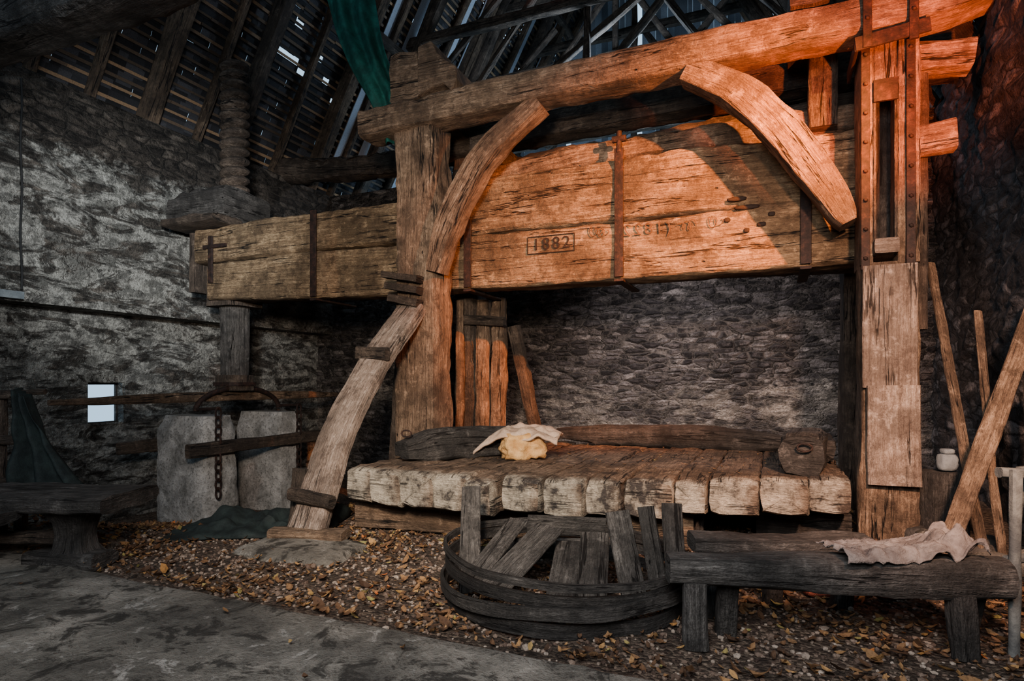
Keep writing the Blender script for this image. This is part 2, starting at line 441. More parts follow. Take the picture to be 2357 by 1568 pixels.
# ------------------------------------------------------------------ walls (press frame coordinates)
def rwall(name, plane, c, r0, r1, z0, z1, mat, thick, sgn, holes=(), step=.07, amp=.05):
    V, F = [], []; n = int((r1-r0)/step); m = int((z1-z0)/step)
    def P(t, z, off):
        return (c+off*sgn, t, z) if plane == 'a' else (t, c+off*sgn, z)
    idx = {}
    for j in range(m+1):
        for i in range(n+1):
            t = r0+(r1-r0)*i/n; z = z0+(z1-z0)*j/m
            d = noise.noise(Vector((t*.8, z*.8, c)))*amp+noise.noise(Vector((t*3.5, z*8, c)))*amp*.6
            idx[i, j] = len(V); V.append(P(t, z, d))
    for j in range(m):
        for i in range(n):
            t = r0+(r1-r0)*(i+.5)/n; z = z0+(z1-z0)*(j+.5)/m
            if any(h[0] < t < h[1] and h[2] < z < h[3] for h in holes): continue
            F.append((idx[i, j], idx[i+1, j], idx[i+1, j+1], idx[i, j+1]))
    def q(*pts):
        b = len(V); V.extend(pts); F.append(tuple(range(b, b+len(pts))))
    T = -thick
    zs = sorted({z0, z1, *[h[2] for h in holes], *[h[3] for h in holes]}); ts = sorted({r0, r1, *[h[0] for h in holes], *[h[1] for h in holes]})
    for z_a, z_b in zip(zs, zs[1:]):
        for t_a, t_b in zip(ts, ts[1:]):
            if any(h[0] <= t_a and t_b <= h[1] and h[2] <= z_a and z_b <= h[3] for h in holes): continue
            q(P(t_a, z_a, T), P(t_b, z_a, T), P(t_b, z_b, T), P(t_a, z_b, T))
    o = .03
    for z in (z0, z1): q(P(r0, z, 0), P(r1, z, 0), P(r1, z, T), P(r0, z, T))
    for t in (r0, r1): q(P(t, z0, 0), P(t, z1, 0), P(t, z1, T), P(t, z0, T))
    for h in holes:
        for z in (h[2], h[3]): q(P(h[0], z, o), P(h[1], z, o), P(h[1], z, T), P(h[0], z, T))
        for t in (h[0], h[1]): q(P(t, h[2], o), P(t, h[3], o), P(t, h[3], T), P(t, h[2], T))
    return mkobj(name, V, F, M[mat], smooth=True, angle=80, mw=FR)
WIN = (-.43, .16, .82, 1.50)
gl = group('wall_left', L(-11.2, 0, 0))
o1 = rwall('lower_course', 'a', -10.9, -9.2, 5.2, -1.2, 2.62, 'wl', .22, 1, holes=[WIN])
o2 = rwall('upper_course', 'a', -10.45, -9.2, 5.2, 2.60, 5.8, 'wl', .75, 1)
for o_ in (o1, o2): setpar(o_, gl)
rwall('wall_back', 'b', 4.8, -11.2, 1.6, -1.2, 5.8, 'wb', .5, -1, amp=.07)
rwall('wall_right', 'a', 1.3, -9.2, 5.2, -.4, 5.8, 'wr', .5, -1, amp=.13)
rwall('wall_front', 'b', -9.0, -11.2, 1.6, -.4, 5.8, 'wb', .4, 1, step=.3)
gw = group('window_1', L(-11.08, -.14, 1.16))
boxes('frame', [(-11.10, -11.06, -.44, -.40, .82, 1.5), (-11.10, -11.06, .13, .17, .82, 1.5), (-11.10, -11.06, -.44, .17, 1.46, 1.5), (-11.10, -11.06, -.44, .17, .82, .86), (-11.10, -11.06, -.44, .17, 1.2, 1.225)], 'grey', gw, FR)

# ------------------------------------------------------------------ roof
TAN = 1.85; AL, AR = -10.9, 1.7; ZE = 5.75; AM = (AL+AR)/2; ZR = ZE+TAN*(AM-AL)
def rf(sidev, d, b, off=0):
    nrm = math.hypot(1, TAN)
    a = AL+d if sidev < 0 else AR-d
    sa = -1 if sidev < 0 else 1
    return L(a+sa*off*TAN/nrm, b, ZE+TAN*d+off/nrm)
groof = group('roof', L(AM, 2, ZE))
lst = []
for sd in (-1, 1):
    b = -8.8; k = 0
    while b < 12.5:
        big = (k % 4 == 2)
        w = .26 if big else .13
        lst.append(([rf(sd, -.1, b, -.12 if not big else -.2), rf(sd, AM-AL, b+random.uniform(-.05, .05), -.12)], w, .17 if not big else .3, W)); b += random.uniform(.75, 1.05); k += 1
timbers('rafters', lst, 'roofw', groof, rough=.02, step=.9)
V, F = [], []; VS, FS = [], []
def quadbox(V, F, p, q, r, s, n, t):
    b = len(V); V += [p, q, r, s, p+n*t, q+n*t, r+n*t, s+n*t]
    F += [tuple(b+i for i in f) for f in ((0, 1, 2, 3), (7, 6, 5, 4), (0, 4, 5, 1), (1, 5, 6, 2), (2, 6, 7, 3), (3, 7, 4, 0))]
for sd in (-1, 1):
    d = 0.0; nn = (rf(sd, 1, 0, 1)-rf(sd, 1, 0, 0)).normalized()
    while d < AM-AL:
        b0 = -8.9
        while b0 < 12.6:
            b1 = b0+random.uniform(1.6, 3.5); j = random.uniform(-.010, .010)
            p, q, r, s = rf(sd, d+j, b0, -.0), rf(sd, d+j+random.uniform(-.006, .006), b1, 0), rf(sd, d+.022+j, b1, 0), rf(sd, d+.022+j, b0, 0)
            quadbox(V, F, p, q, r, s, nn, .03); b0 = b1+random.uniform(0, .02)
        b0 = -8.9
        while b0 < 12.6:
            wd = random.uniform(.12, .34)
            vis = noise.noise(Vector((d*1.1, b0*.6, sd*5.)))
            if random.random() < (.997 if vis < .2 or b0 < 2.2 else .91):
                g0 = random.uniform(-.022, -.006); o = .035+random.uniform(0, .015)
                up = .074 if random.random() > .05 else .067
                p, q, r, s = rf(sd, d+g0, b0, o), rf(sd, d+g0, b0+wd-.001, o), rf(sd, d+up, b0+wd-.001, o+.01), rf(sd, d+up, b0, o+.01)
                quadbox(VS, FS, p, q, r, s, nn, .008)
            b0 += wd
        d += .075
mkobj('battens', V, F, M['batten'], groof, smooth=False)
mkobj('slates', VS, FS, M['slate'], groof, smooth=False)
lst = []
for b in (1.9, 5.6, 8.0, 10.2):
    for sd in (-1, 1):
        lst.append(([rf(sd, .1, b, -.35), rf(sd, AM-AL, b, -.35)], .24, .28, W))
    for zc in ((7.6, 9.4, 11.2, 13) if b > 3 else (10.6, 13)):
        dd = (zc-ZE)/TAN
        lst.append(([L(AL+dd, b, zc), L(AR-dd, b, zc)], .2, .24, W))
    for a0, z0, a1, z1 in ((-9.2, 7.6, -6.2, 10.6), (-7.6, 7.6, -4.8, 11.2), (-4.6, 7.6, -4.6, 16), (-4.4, 7.7, -1.6, 10.8), (-2, 7.6, -4.4, 11.4), (-.2, 7.4, -3, 11), (-6.4, 7.5, -3.2, 9.6)):
        if b > 3: lst.append(([L(a0, b+.1, z0), L(a1, b+.3, z1)], .15, .15, W))
for a0 in (-8.9, -7.0, -2.2, -.3):
    dd = (a0-AL) if a0 < AM else (AR-a0)
    lst.append(([L(a0, -8.8, ZE+TAN*dd-.45), L(a0, 12.4, ZE+TAN*dd-.45)], .2, .2, U))
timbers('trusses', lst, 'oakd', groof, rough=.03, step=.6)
V, F = [], []; a = AL
while a < AR:
    top = ZE+TAN*min(a-AL, AR-a); w = random.uniform(.14, .24)
    if random.random() < .97:
        k = random.uniform(-.02, .02); quadbox(V, F, L(a, 12.5+k, 5), L(a+w-.003, 12.5+k, 5), L(a+w-.006, 12.5+k, top+.3), L(a+.0, 12.5+k, top+.3), W, .03)
    a += w
mkobj('gable_boards', V, F, M['sheet'], groof, smooth=False)
V, F = [], []
for i in range(10):
    b0 = 4.7+i*.72
    if i % 4 == 2: continue
    nn = (rf(-1, 1, b0, 1)-rf(-1, 1, b0, 0)).normalized()
    quadbox(V, F, rf(-1, .4, b0, -.06), rf(-1, .4, b0+.30, -.06), rf(-1, 5.2, b0+.34, -.06), rf(-1, 5.2, b0, -.06), nn, .02)
mkobj('under_boards', V, F, M['sheet'], groof, smooth=False)
timber('tie_beam', [L(-10.9, -3.05, 4.98), L(-6, -3.05, 4.93), L(1.6, -3.05, 5.0)], .42, .46, W, 'grey', rough=.04)
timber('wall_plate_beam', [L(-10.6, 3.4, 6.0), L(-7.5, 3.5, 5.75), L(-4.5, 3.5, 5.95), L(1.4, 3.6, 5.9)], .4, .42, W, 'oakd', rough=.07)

# ------------------------------------------------------------------ the press
press = group('cider_press', L(-2.6, .8, 0))
mkobj('leaves_on_bed', LV, LF, M['leaf'], press, smooth=False)
def T(name, pts, w, h, side, mat='oak', **kw): return timber(name, pts, w, h, side, mat, press, **kw)
T('left_post', [L(-5.19, .25, -.2), L(-5.2, .25, 4.76)], .6, .5, U, 'oak', rough=.03, ch=.035)
T('post_lower', [L(-.04, .25, -.05), L(-.04, .25, 2.62)], .48, .5, U, 'oak', rough=.018, ch=.03)
T('post_cheek_left', [L(-.228, .25, 2.6), L(-.228, .25, 4.78)], .105, .5, U, 'oak', rough=.006, ch=.012)
T('post_cheek_right', [L(.108, .25, 2.6), L(.108, .25, 4.78)], .185, .5, U, 'oak', rough=.008, ch=.012)
T('post_head', [L(-.08, .25, 4.3), L(-.08, .25, 4.78)], .2, .48, U, 'oak', rough=.006)
T('post_facing', [L(-.05, -.03, 1.45), L(-.05, -.03, 2.58)], .44, .06, U, 'pale', rough=.006, ch=.01)
T('patch_board', [L(-.02, -.07, .56), L(-.03, -.06, 1.47)], .42, .09, U, 'pale', rough=.008, ch=.01)
T('wooden_key', [L(-.08, -.1, 2.75), L(-.08, .45, 2.75)], .2, .14, U, 'pale', rough=.004, ch=.01)
T('slot_liner_left', [L(-.165, .02, 2.68), L(-.165, .02, 4.28)], .025, .06, U, 'oakd', rough=.001, ch=.004)
T('slot_liner_right', [L(.005, .02, 2.68), L(.005, .02, 4.28)], .025, .06, U, 'oakd', rough=.001, ch=.004)
T('slot_back', [L(-.08, .40, 2.62), L(-.08, .40, 4.3)], .2, .06, U, 'char', rough=.001, ch=.004)
for i, a in enumerate((-.245, .115)):
    T('iron_strap_%d' % i, [L(a, -.035, 2.55), L(a, -.035, 4.72)], .075, .03, U, 'iron', rough=.002, ch=.005)
    T('iron_strap_up_%d' % i, [L(a, -.17, 4.55), L(a, -.17, 5.5)], .075, .03, U, 'iron', rough=.002, ch=.005)
    for k in range(9): rock('rivet', L(a, -.06 if k < 8 else -.19, 2.65+k*.27), (.04, .03, .04), 'iron', press, sub=1)
T('iron_band', [L(-.34, -.16, 4.60), L(.24, -.16, 4.66)], .03, .13, W, 'iron', rough=.002, ch=.005)
T('iron_band_side', [L(-.33, -.16, 4.6), L(-.33, .5, 4.6)], .03, .13, U, 'iron', rough=.002, ch=.005)
T('iron_slot_plate', [L(-.08, -.02, 4.1), L(-.08, -.02, 4.3)], .2, .03, U, 'iron', rough=.002, ch=.005)
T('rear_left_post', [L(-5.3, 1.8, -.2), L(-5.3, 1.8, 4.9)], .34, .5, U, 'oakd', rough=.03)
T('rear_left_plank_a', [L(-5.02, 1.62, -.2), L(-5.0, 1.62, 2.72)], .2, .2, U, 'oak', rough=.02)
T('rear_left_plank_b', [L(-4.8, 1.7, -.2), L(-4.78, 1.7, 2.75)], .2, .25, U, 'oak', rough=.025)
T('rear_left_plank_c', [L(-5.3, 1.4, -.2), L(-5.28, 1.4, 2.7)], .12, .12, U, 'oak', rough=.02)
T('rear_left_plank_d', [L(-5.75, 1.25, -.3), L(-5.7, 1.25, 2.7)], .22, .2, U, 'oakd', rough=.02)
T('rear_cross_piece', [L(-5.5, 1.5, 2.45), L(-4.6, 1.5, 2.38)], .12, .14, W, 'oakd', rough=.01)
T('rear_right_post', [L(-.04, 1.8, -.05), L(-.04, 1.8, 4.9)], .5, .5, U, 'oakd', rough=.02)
T('rear_strut', [L(-4.66, 1.95, 2.35), L(-4.22, 2.2, .0)], .17, .2, U, 'oakd', rough=.015)
T('side_post', [L(-5.65, .35, -.3), L(-5.5, .35, 1.9)], .3, .25, U, 'oakd', rough=.025)
def endtap(t): return (1, 1) if t < .94 else (1, max(.35, 1-((t-.94)/.06)**2*.6))
T('front_rail', [L(-5.95, .1, 4.84), L(-4.0, .1, 4.88), L(-2.2, .1, 4.9), L(.75, .1, 4.93)], .46, .33, W, 'oak', rough=.02, ch=.03, prof=endtap)
T('rear_rail', [L(-5.9, 1.5, 5.03), L(.75, 1.5, 5.12)], .4, .36, W, 'oakd', rough=.03)
T('cross_rail_left', [L(-5.27, -.1, 5.32), L(-5.27, 2.3, 5.32)], .42, .6, U, 'oak', rough=.025)
T('cross_rail_right', [L(-.72, -.12, 5.28), L(-.72, 2.3, 5.3)], .36, .36, U, 'oakd', rough=.02)
T('cross_rail_inner', [L(-4.45, .35, 4.5), L(-4.45, 1.6, 4.55)], .3, .26, U, 'oakd', rough=.02)
prism('carved_console', [(-5.05, 5.02), (-5.05, 5.62), (-4.86, 5.66), (-4.78, 5.5), (-4.68, 5.4), (-4.52, 5.28), (-4.5, 5.12), (-4.58, 4.99), (-4.68, 5.1), (-4.85, 5.08)], O+W*-.14, U, Z, W, .5, 'oak', press)
T('hanger_post', [L(-.55, .75, 4.2), L(-.55, .75, 5.2)], .28, .25, U, 'oakd')
T('rail_end_block', [L(.15, .12, 3.72), L(.48, .12, 3.74)], .2, .26, W, 'oak')
T('rail_end_block_b', [L(.2, .3, 4.55), L(.65, .3, 4.5)], .3, .24, W, 'oak')
T('side_batten', [L(.26, .35, 2.0), L(.26, .35, 4.5)], .1, .2, U, 'oakd', rough=.01)
T('arched_brace_left', [L(-3.50, .05, 4.72), L(-4.14, .05, 4.27), L(-4.50, .05, 3.82), L(-4.75, .05, 3.32), L(-4.88, .05, 2.86)], .30, .27, W, 'oak', rough=.012, ch=.02, prof=lambda t: (1, .75+.4*math.sin(math.pi*t)))
T('arched_brace_right', [L(-1.86, .05, 4.74), L(-1.40, .05, 4.46), L(-1.04, .05, 4.09), L(-.77, .05, 3.70), L(-.55, .05, 3.34), L(-.38, .05, 3.0)], .30, .31, W, 'oak', rough=.01, ch=.015, prof=lambda t: (1, .55+.55*math.sin(math.pi*(t*.9+.1))**.7 if t < .97 else .45))
T('lever_lower_log', [L(-5.5, .8, 3.075), L(-2.5, .8, 3.06), L(.2, .8, 3.08)], .5, .69, W, 'lever', rough=.016, ch=.03)
T('lever_upper_log', [L(-5.5, .8, 3.79), L(-3.2, .8, 3.80), L(.2, .8, 3.73)], .48, .73, W, 'lever', rough=.022, ch=.04)
T('lever_rear_lower', [L(-9.7, 1.25, 3.2), L(.2, 1.25, 3.08)], .42, .66, W, 'oakd', rough=.02)
T('lever_rear_upper', [L(-9.7, 1.25, 3.75), L(.2, 1.25, 3.8)], .42, .6, W, 'oakd', rough=.02)
T('lever_tail_lower', [L(-9.45, .8, 3.13), L(-7.3, .8, 3.10), L(-5.45, .8, 3.06)], .48, .70, W, 'lever', rough=.02, ch=.03, prof=lambda t: (1, .84+.16*min(1, t*2)))
T('lever_tail_upper', [L(-9.75, .8, 3.73), L(-7.6, .8, 3.74), L(-5.45, .8, 3.72)], .48, .56, W, 'lever', rough=.02, ch=.03)
T('lever_end_cap', [L(-9.82, .8, 2.98), L(-9.82, .8, 3.95)], .12, .5, U, 'oakd', rough=.01)
T('lever_top_log', [L(-4.75, 1.0, 4.22), L(-3, .98, 4.34), L(.1, 1.0, 4.32)], .5, .3, W, 'oak', rough=.03, ch=.05)
T('lever_top_log_rear', [L(-4.4, 1.35, 4.5), L(.1, 1.35, 4.62)], .3, .3, W, 'oakd', rough=.03, ch=.05)
def strap(name, a, zt, zb=2.7, w=.11):
    T(name, [L(a, .525, zt), L(a, .52, zb+.04)], w, .03, U, 'iron', rough=.003, ch=.006)
    T(name+'_under', [L(a, .51, zb), L(a+.0, 1.46, zb)], w, .03, U, 'iron', rough=.003, ch=.006)
strap('lever_strap_a', -2.70, 4.25); strap('lever_strap_b', -4.70, 3.62); strap('lever_strap_c', -7.25, 4.03, 2.72); strap('lever_strap_d', -.72, 4.0)
T('lever_strap_bolt', [L(-2.70, .53, 4.2), L(-2.70, .53, 4.45)], .06, .06, U, 'iron', rough=.002)
T('lever_strap_nut', [L(-2.78, .53, 4.36), L(-2.62, .53, 4.36)], .07, .07, W, 'iron', rough=.002)
T('lever_clamp', [L(-9.35, .53, 3.1), L(-9.35, .53, 3.85)], .1, .03, U, 'iron', rough=.002); T('lever_clamp_bar', [L(-9.5, .52, 3.68), L(-9.0, .52, 3.68)], .03, .06, W, 'iron', rough=.002)
T('lever_patch', [L(-5.62, .52, 2.85), L(-5.62, .52, 3.9)], .14, .1, U, 'oakd', rough=.01)
for i, z in enumerate((2.80, 2.66, 2.5)):
    T('wedge_%d' % i, [L(-5.56+.05*i, -.08, z+.06), L(-5.05, -.06, z-.03)], .22, .09, W, 'oakd', rough=.006, ch=.008)
T('front_strut', [L(-5.2, -.02, 2.42), L(-5.24, -.75, 1.70), L(-5.20, -1.45, .93), L(-5.06, -2.08, .04)], .38, .16, U, 'pale', rough=.012, ch=.015)
T('strut_cleat_top', [L(-5.48, -.74, 1.84), L(-5.03, -.80, 1.82)], .1, .16, W, 'oakd', rough=.008)
T('strut_cleat_low', [L(-5.32, -1.98, .42), L(-4.8, -2.0, .38)], .1, .12, W, 'oakd', rough=.008)
T('strut_side_block', [L(-5.4, -1.72, -.05), L(-5.4, -1.65, .62)], .22, .3, U, 'oakd', rough=.02)
T('strut_foot', [L(-5.35, -2.18, .09), L(-4.65, -2.0, .09)], .2, .1, W, 'oak', rough=.015)
# press bed
ol = [(-4.9, -1.78), (-3.2, -1.74), (-1.8, -1.33), (-.3, -.55)]
def bf(a):
    for (a0, b0), (a1, b1) in zip(ol, ol[1:]):
        if a <= a1: return b0+(b1-b0)*(a-a0)/(a1-a0)
    return ol[-1][1]
a = -4.85; i = 0
while a < -.62:
    w = random.uniform(.26, .40)
    if a+w > -.62: w = -.43-a
    c = a+w/2; f = bf(c)+random.uniform(-.04, .04); z = .545+random.uniform(-.003, .004)
    if i == 4: f -= .1; z -= .01
    hh = .28+random.uniform(0, .06); z -= (hh-.27)/2
    T('bed_plank_%d' % i, [L(c, f, z-.012), L(c, f+.6, z), L(c, 1.45, z)], w+.004, hh, U, 'bed', rough=.018, ch=.016, step=.07, prof=lambda t: (1-.05*max(0, 1-t*18), .84+.16*min(1, (t*14)**.5)))
    a += w; i += 1
T('bed_rim_rear', [L(-3.72, 1.28, .80), L(-2.2, 1.3, .82), L(-.85, 1.28, .79)], .24, .27, W, 'char', rough=.03, ch=.05, prof=lambda t: (1, .6+.4*min(1, 6*t, 6*(1-t))))
T('bed_rim_left', [L(-4.55, -1.25, .80), L(-4.25, -.78, .84), L(-3.8, -.15, .81)], .36, .34, (U*1.17-W*.8), 'grey', rough=.025, ch=.05, prof=lambda t: (1, .6+.4*min(1, 4*t)))
T('bed_rim_right', [L(-.80, -.60, .85), L(-.72, .3, .85)], .36, .36, U, 'grey', rough=.03, ch=.05)
T('bed_rim_right_rear', [L(-.6, .35, .8), L(-.6, 1.2, .8)], .3, .25, U, 'char', rough=.03)
for nm, c in (('rim_ring_right', L(-.78, -.64, .93)), ('rim_ring_left', L(-4.50, -1.2, .97))):
    tube(nm, [c+U*(.06*math.cos(t*.5236))-W*.02+Z*(.035*math.sin(t*.5236)+.0) for t in range(13)], .009, 'iron', press)
T('bed_sleeper_front', [L(-4.95, -1.35, .2), L(-1.7, -.85, .2)], .32, .36, W, 'oak', rough=.02)
T('bed_sleeper_mid', [L(-4.9, .2, .2), L(-.4, .2, .2)], .35, .38, W, 'oakd', rough=.02)
T('bed_sleeper_rear', [L(-4.9, 1.2, .2), L(-.4, 1.2, .2)], .35, .38, W, 'oakd', rough=.02)
T('bed_sleeper_right', [L(-1.2, -.2, .15), L(-.4, -.1, .15)], .35, .3, W, 'char', rough=.02)
for i in range(9):
    aa = -3.3+i*.2+random.uniform(-.03, .03); T('under_stave_%d' % i, [L(aa, -1.2+.05*i, 0.), L(aa, -1.12+.05*i, .4)], .12, .03, U, 'char', rough=.005, ch=.006)
def text(name, s, a, z, size, mat, mir=False, ex=.008, b=.533):
    cu = bpy.data.curves.new(name, 'FONT'); cu.body = s; cu.size = size; cu.extrude = ex; cu.align_x = 'CENTER'; cu.align_y = 'CENTER'; cu.space_character = 1.25
    cu.materials.append(M[mat]); ob = bpy.data.objects.new(name, cu); scene.collection.objects.link(ob)
    N = -W; sx = -1 if mir else 1
    p = L(a, b, z)
    ob.matrix_world = Matrix(((U.x*sx, 0, N.x, p.x), (U.y*sx, 0, N.y, p.y), (0, 1, 0, p.z), (0, 0, 0, 1)))
    ob.parent = press; ob.matrix_parent_inverse = Matrix.Translation(press.location).inverted()
    return ob
text('date_1882', '1882', -3.55, 3.205, .21, 'ink', ex=.004, b=.532)
for i, (a0, z0, a1, z1) in enumerate(((-3.86, 3.31, -3.25, 3.31), (-3.86, 3.10, -3.25, 3.10), (-3.86, 3.10, -3.86, 3.31), (-3.25, 3.10, -3.25, 3.31))):
    tube('date_box_%d' % i, [L(a0, .535, z0), L(a1, .535, z1)], .006, 'ink', press)
tx = text('old_date', '(1822)', -2.42, 3.27, .20, 'inkf', True, .005, .531); tx.data.offset = -.003
def curl(c0, z0, r, s):
    tube('old_scroll', [L(c0+s*(r*.9*t/20*2)+r*.4*math.cos(t*.6), .527, z0+r*math.sin(t*.6)*(1-t/40)) for t in range(26)], .004, 'inkf', press)
curl(-3.06, 3.30, .07, 1); curl(-2.96, 3.28, .06, 1); curl(-1.85, 3.27, .07, -1); curl(-1.7, 3.27, .07, 1)
for (a_, z_, dx) in ((-1.40, 3.50, .2), (-1.30, 3.40, .26), (-1.50, 3.28, .07), (-1.15, 3.2, .09), (-1.05, 3.30, .07), (-1.3, 3.15, .06)):
    rock('gouge', L(a_, .53, z_), (dx, .03, .05), 'ink', press, rz=math.atan2(U.y, U.x), sub=2)
T('nut_block', [L(-10.3, .95, 4.38), L(-9.0, .95, 4.36)], 1.0, .56, W, 'grey', rough=.04, ch=.08, prof=lambda t: (1, .8+.2*min(1, 4*t)))
T('nut_packing', [L(-10.1, .5, 4.07), L(-8.95, .5, 4.07)], .6, .14, W, 'oakd', rough=.02, ch=.03)
SC = L(-9.34, 1.0, 0)
def screw():
    V, F = [], []; n = 28; z0, z1 = 4.5, 6.85; pitch = .16; m = int((z1-z0)/pitch*12)
    for j in range(m+1):
        z = z0+(z1-z0)*j/m
        for i in range(n):
            th = 2*math.pi*i/n; ph = (z/pitch-th/(2*math.pi)) % 1; r = .14+.10*(math.sin(math.pi*ph)**.8)
            V.append(SC+Vector((r*math.cos(th), r*math.sin(th), z)))
    for j in range(m):
        for i in range(n): a = j*n+i; b = j*n+(i+1) % n; F.append((a, b, b+n, a+n))
    F.append(tuple(m*n+i for i in range(n)))
    uv = []
    for f in F:
        for v in f: uv.append(((v % n)/n*1.4, V[v].z*.4))
    mkobj('screw_thread', V, F, M['oakd'], press, uv, angle=70)
screw()
T('screw_shaft', [SC+Z*1.35, SC+Z*2.95], .42, .42, U, 'grey', rough=.015, ch=.12)
T('screw_collar', [SC+Z*1.36, SC+Z*1.62], .52, .52, U, 'oakd', rough=.01, ch=.1)
T('screw_collar_band', [SC+Z*1.44, SC+Z*1.5], .56, .56, U, 'iron', rough=.003, ch=.1)
T('screw_washer', [SC+Z*2.75, SC+Z*2.95], .7, .7, U, 'oakd', rough=.02, ch=.1)
T('capstan_bar', [SC-W*2.85+Z*1.24, SC+Z*1.27, SC+W*2.85+Z*1.24], .1, .13, U, 'oak', rough=.008, prof=lambda t: (.7+.5*math.sin(math.pi*t), .6+.7*math.sin(math.pi*t)))
tube('iron_yoke', [SC+U*.12+W*(.85*math.cos(math.pi*t/20))+Z*(1.05+.36*math.sin(math.pi*t/20)) for t in range(21)], .04, 'iron', press)
chain('chain_front', SC+U*.60-W*.85+Z*1.1, SC+U*.60-W*.85-Z*.25, .05, 'iron', press)
chain('chain_rear', SC+U*.60+W*.85+Z*1.1, SC+U*.60+W*.85-Z*.35, .05, 'iron', press)
tube('chain_pin_front', [SC+U*.1-W*.85+Z*1.08, SC+U*.62-W*.85+Z*1.1], .025, 'iron', press); tube('chain_pin_rear', [SC+U*.1+W*.85+Z*1.08, SC+U*.62+W*.85+Z*1.1], .025, 'iron', press)
def sblock(name, a0, a1, b0, b1, z0, z1):
    timber(name, [L((a0+a1)/2, (b0+b1)/2, z0), L((a0+a1)/2, (b0+b1)/2, z1)], a1-a0, b1-b0, U, 'stone', press, rough=.03, ch=.06, prof=lambda t: (1-.12*sm(t, .85, 1), 1-.25*sm(t, .85, 1)))
sblock('counterweight_front_stone', -9.95, -8.85, .0, .66, -.85, .98)
sblock('counterweight_rear_stone', -9.9, -8.85, 1.5, 2.05, -.85, .98)
T('counterweight_bar', [L(-8.76, -.35, .5), L(-8.76, 2.5, .52)], .12, .2, U, 'oakd', rough=.01)
T('counterweight_bar_far', [L(-10.05, -.5, .5), L(-10.05, 2.4, .52)], .12, .2, U, 'oakd', rough=.01)
rock('footing_stone', (-1.86, 5.42, -.02), (1.15, .75, .17), 'conc', press, rz=-.4)

# ------------------------------------------------------------------ loose things
gs = group('sack_bundle', (.05, 6.72, .69))
rock('stuffed_sack', (.11, 6.62, .815), (.46, .38, .29), 'ycloth', gs, rz=.3, amp=.22, sub=4, f=3)
def f(u, v):
    x = -.50+1.0*u; y = -.27+.56*v
    z = .965+.06*noise.noise(Vector((u*4, v*4, 2)))+.03*noise.noise(Vector((u*11, v*9, 2)))-.50*max(0, .38-u)-.35*max(0, u-.80)-.30*max(0, .25-v)
    return (.05+x*.95+y*.2, 6.72+y-x*.2, z+.03)
sheet('folded_sack', f, 44, 28, 'wcloth', gs, .025)
def f(u, v):
    c = catmull([Vector((-2.45, 8.35, 7.9)), Vector((-2.15, 8.1, 6.6)), Vector((-1.92, 7.95, 5.8)), Vector((-1.62, 7.9, 5.15)), Vector((-1.5, 7.95, 4.65))], 40)[int(v*40)]
    w = .74*(1-v)+.28*v
    q = (u-.5)
    return c+Vector((q*w, 0, q*.1))+Vector((0, 1, 0))*(.06*math.sin(u*14+v*3)+.12*noise.noise(Vector((u*4, v*6, 0))))
sheet('hanging_tarpaulin', f, 50, 40, 'green', None, .006)
def f(u, v):
    X = -3.35+1.55*u; Y = 5.75+.85*v+.3*u*v
    e = math.sin(math.pi*u)**.4*math.sin(math.pi*v)**.4
    z = G(X, Y)+.02+e*(.08+.16*noise.noise(Vector((u*5, v*4, 7)))+.10*abs(noise.noise(Vector((u*11, v*6, 7))))+.30*sm(u, .55, .85)*sm(v, .3, .8))
    return (X+.08*noise.noise(Vector((u*4, v*4, 1))), Y+.12*noise.noise(Vector((u*4, v*4, 11))), max(z, G(X, Y)+.012))
sheet('dark_tarpaulin', f, 60, 40, 'dcloth')

def bench(name, p0, p1, w, h, ztop, legs, mat='grey'):
    g = group(name, (Vector(p0)+Vector(p1))/2)
    d = (Vector(p1)-Vector(p0)).normalized(); s = Vector((-d.y, d.x, 0))
    timber('seat', [Vector(p0)+Z*(ztop-h/2), (Vector(p0)+Vector(p1))/2+Z*(ztop-h/2-.012), Vector(p1)+Z*(ztop-h/2-.01)], w, h, s, mat, g, rough=.016, ch=.03, prof=lambda t: (1, 1+.18*t))
    for i, (t, o, sp) in enumerate(legs):
        c = Vector(p0).lerp(Vector(p1), t)+s*o
        timber('leg_%d' % i, [c+Z*(ztop-h+.02), c+s*(o*sp)+Z*.0], .13, .12, d, mat, g, rough=.01)
bench('bench', (.90, 3.52, 0), (2.72, 3.35, 0), .20, .18, .52, [(.08, -.04, 1), (.2, .08, 1.), (.86, -.04, 1), (.93, .08, 1)])
bench('bench', (1.18, 4.0, 0), (2.30, 3.95, 0), .24, .12, .51, [(.1, -.05, 1), (.9, .05, 1), (.5, .05, 1)])
def f(u, v):
    x = -.40+.78*u; y = -.15+.32*v
    z = .545+.06*abs(noise.noise(Vector((u*4, v*3, 2))))+.035*abs(noise.noise(Vector((u*12+v*6, v*10, 2))))+.09*sm(u, .5, .85)*(.6+noise.noise(Vector((u*7, v*5, 4))))-.3*max(0, .12-v)
    return (2.22+x+.03*noise.noise(Vector((u*9, v*9, 18))), 3.45+y+.05*noise.noise(Vector((u*5, v*5, 8))), z)
sheet('rag', f, 80, 40, 'gcloth', None, .006)

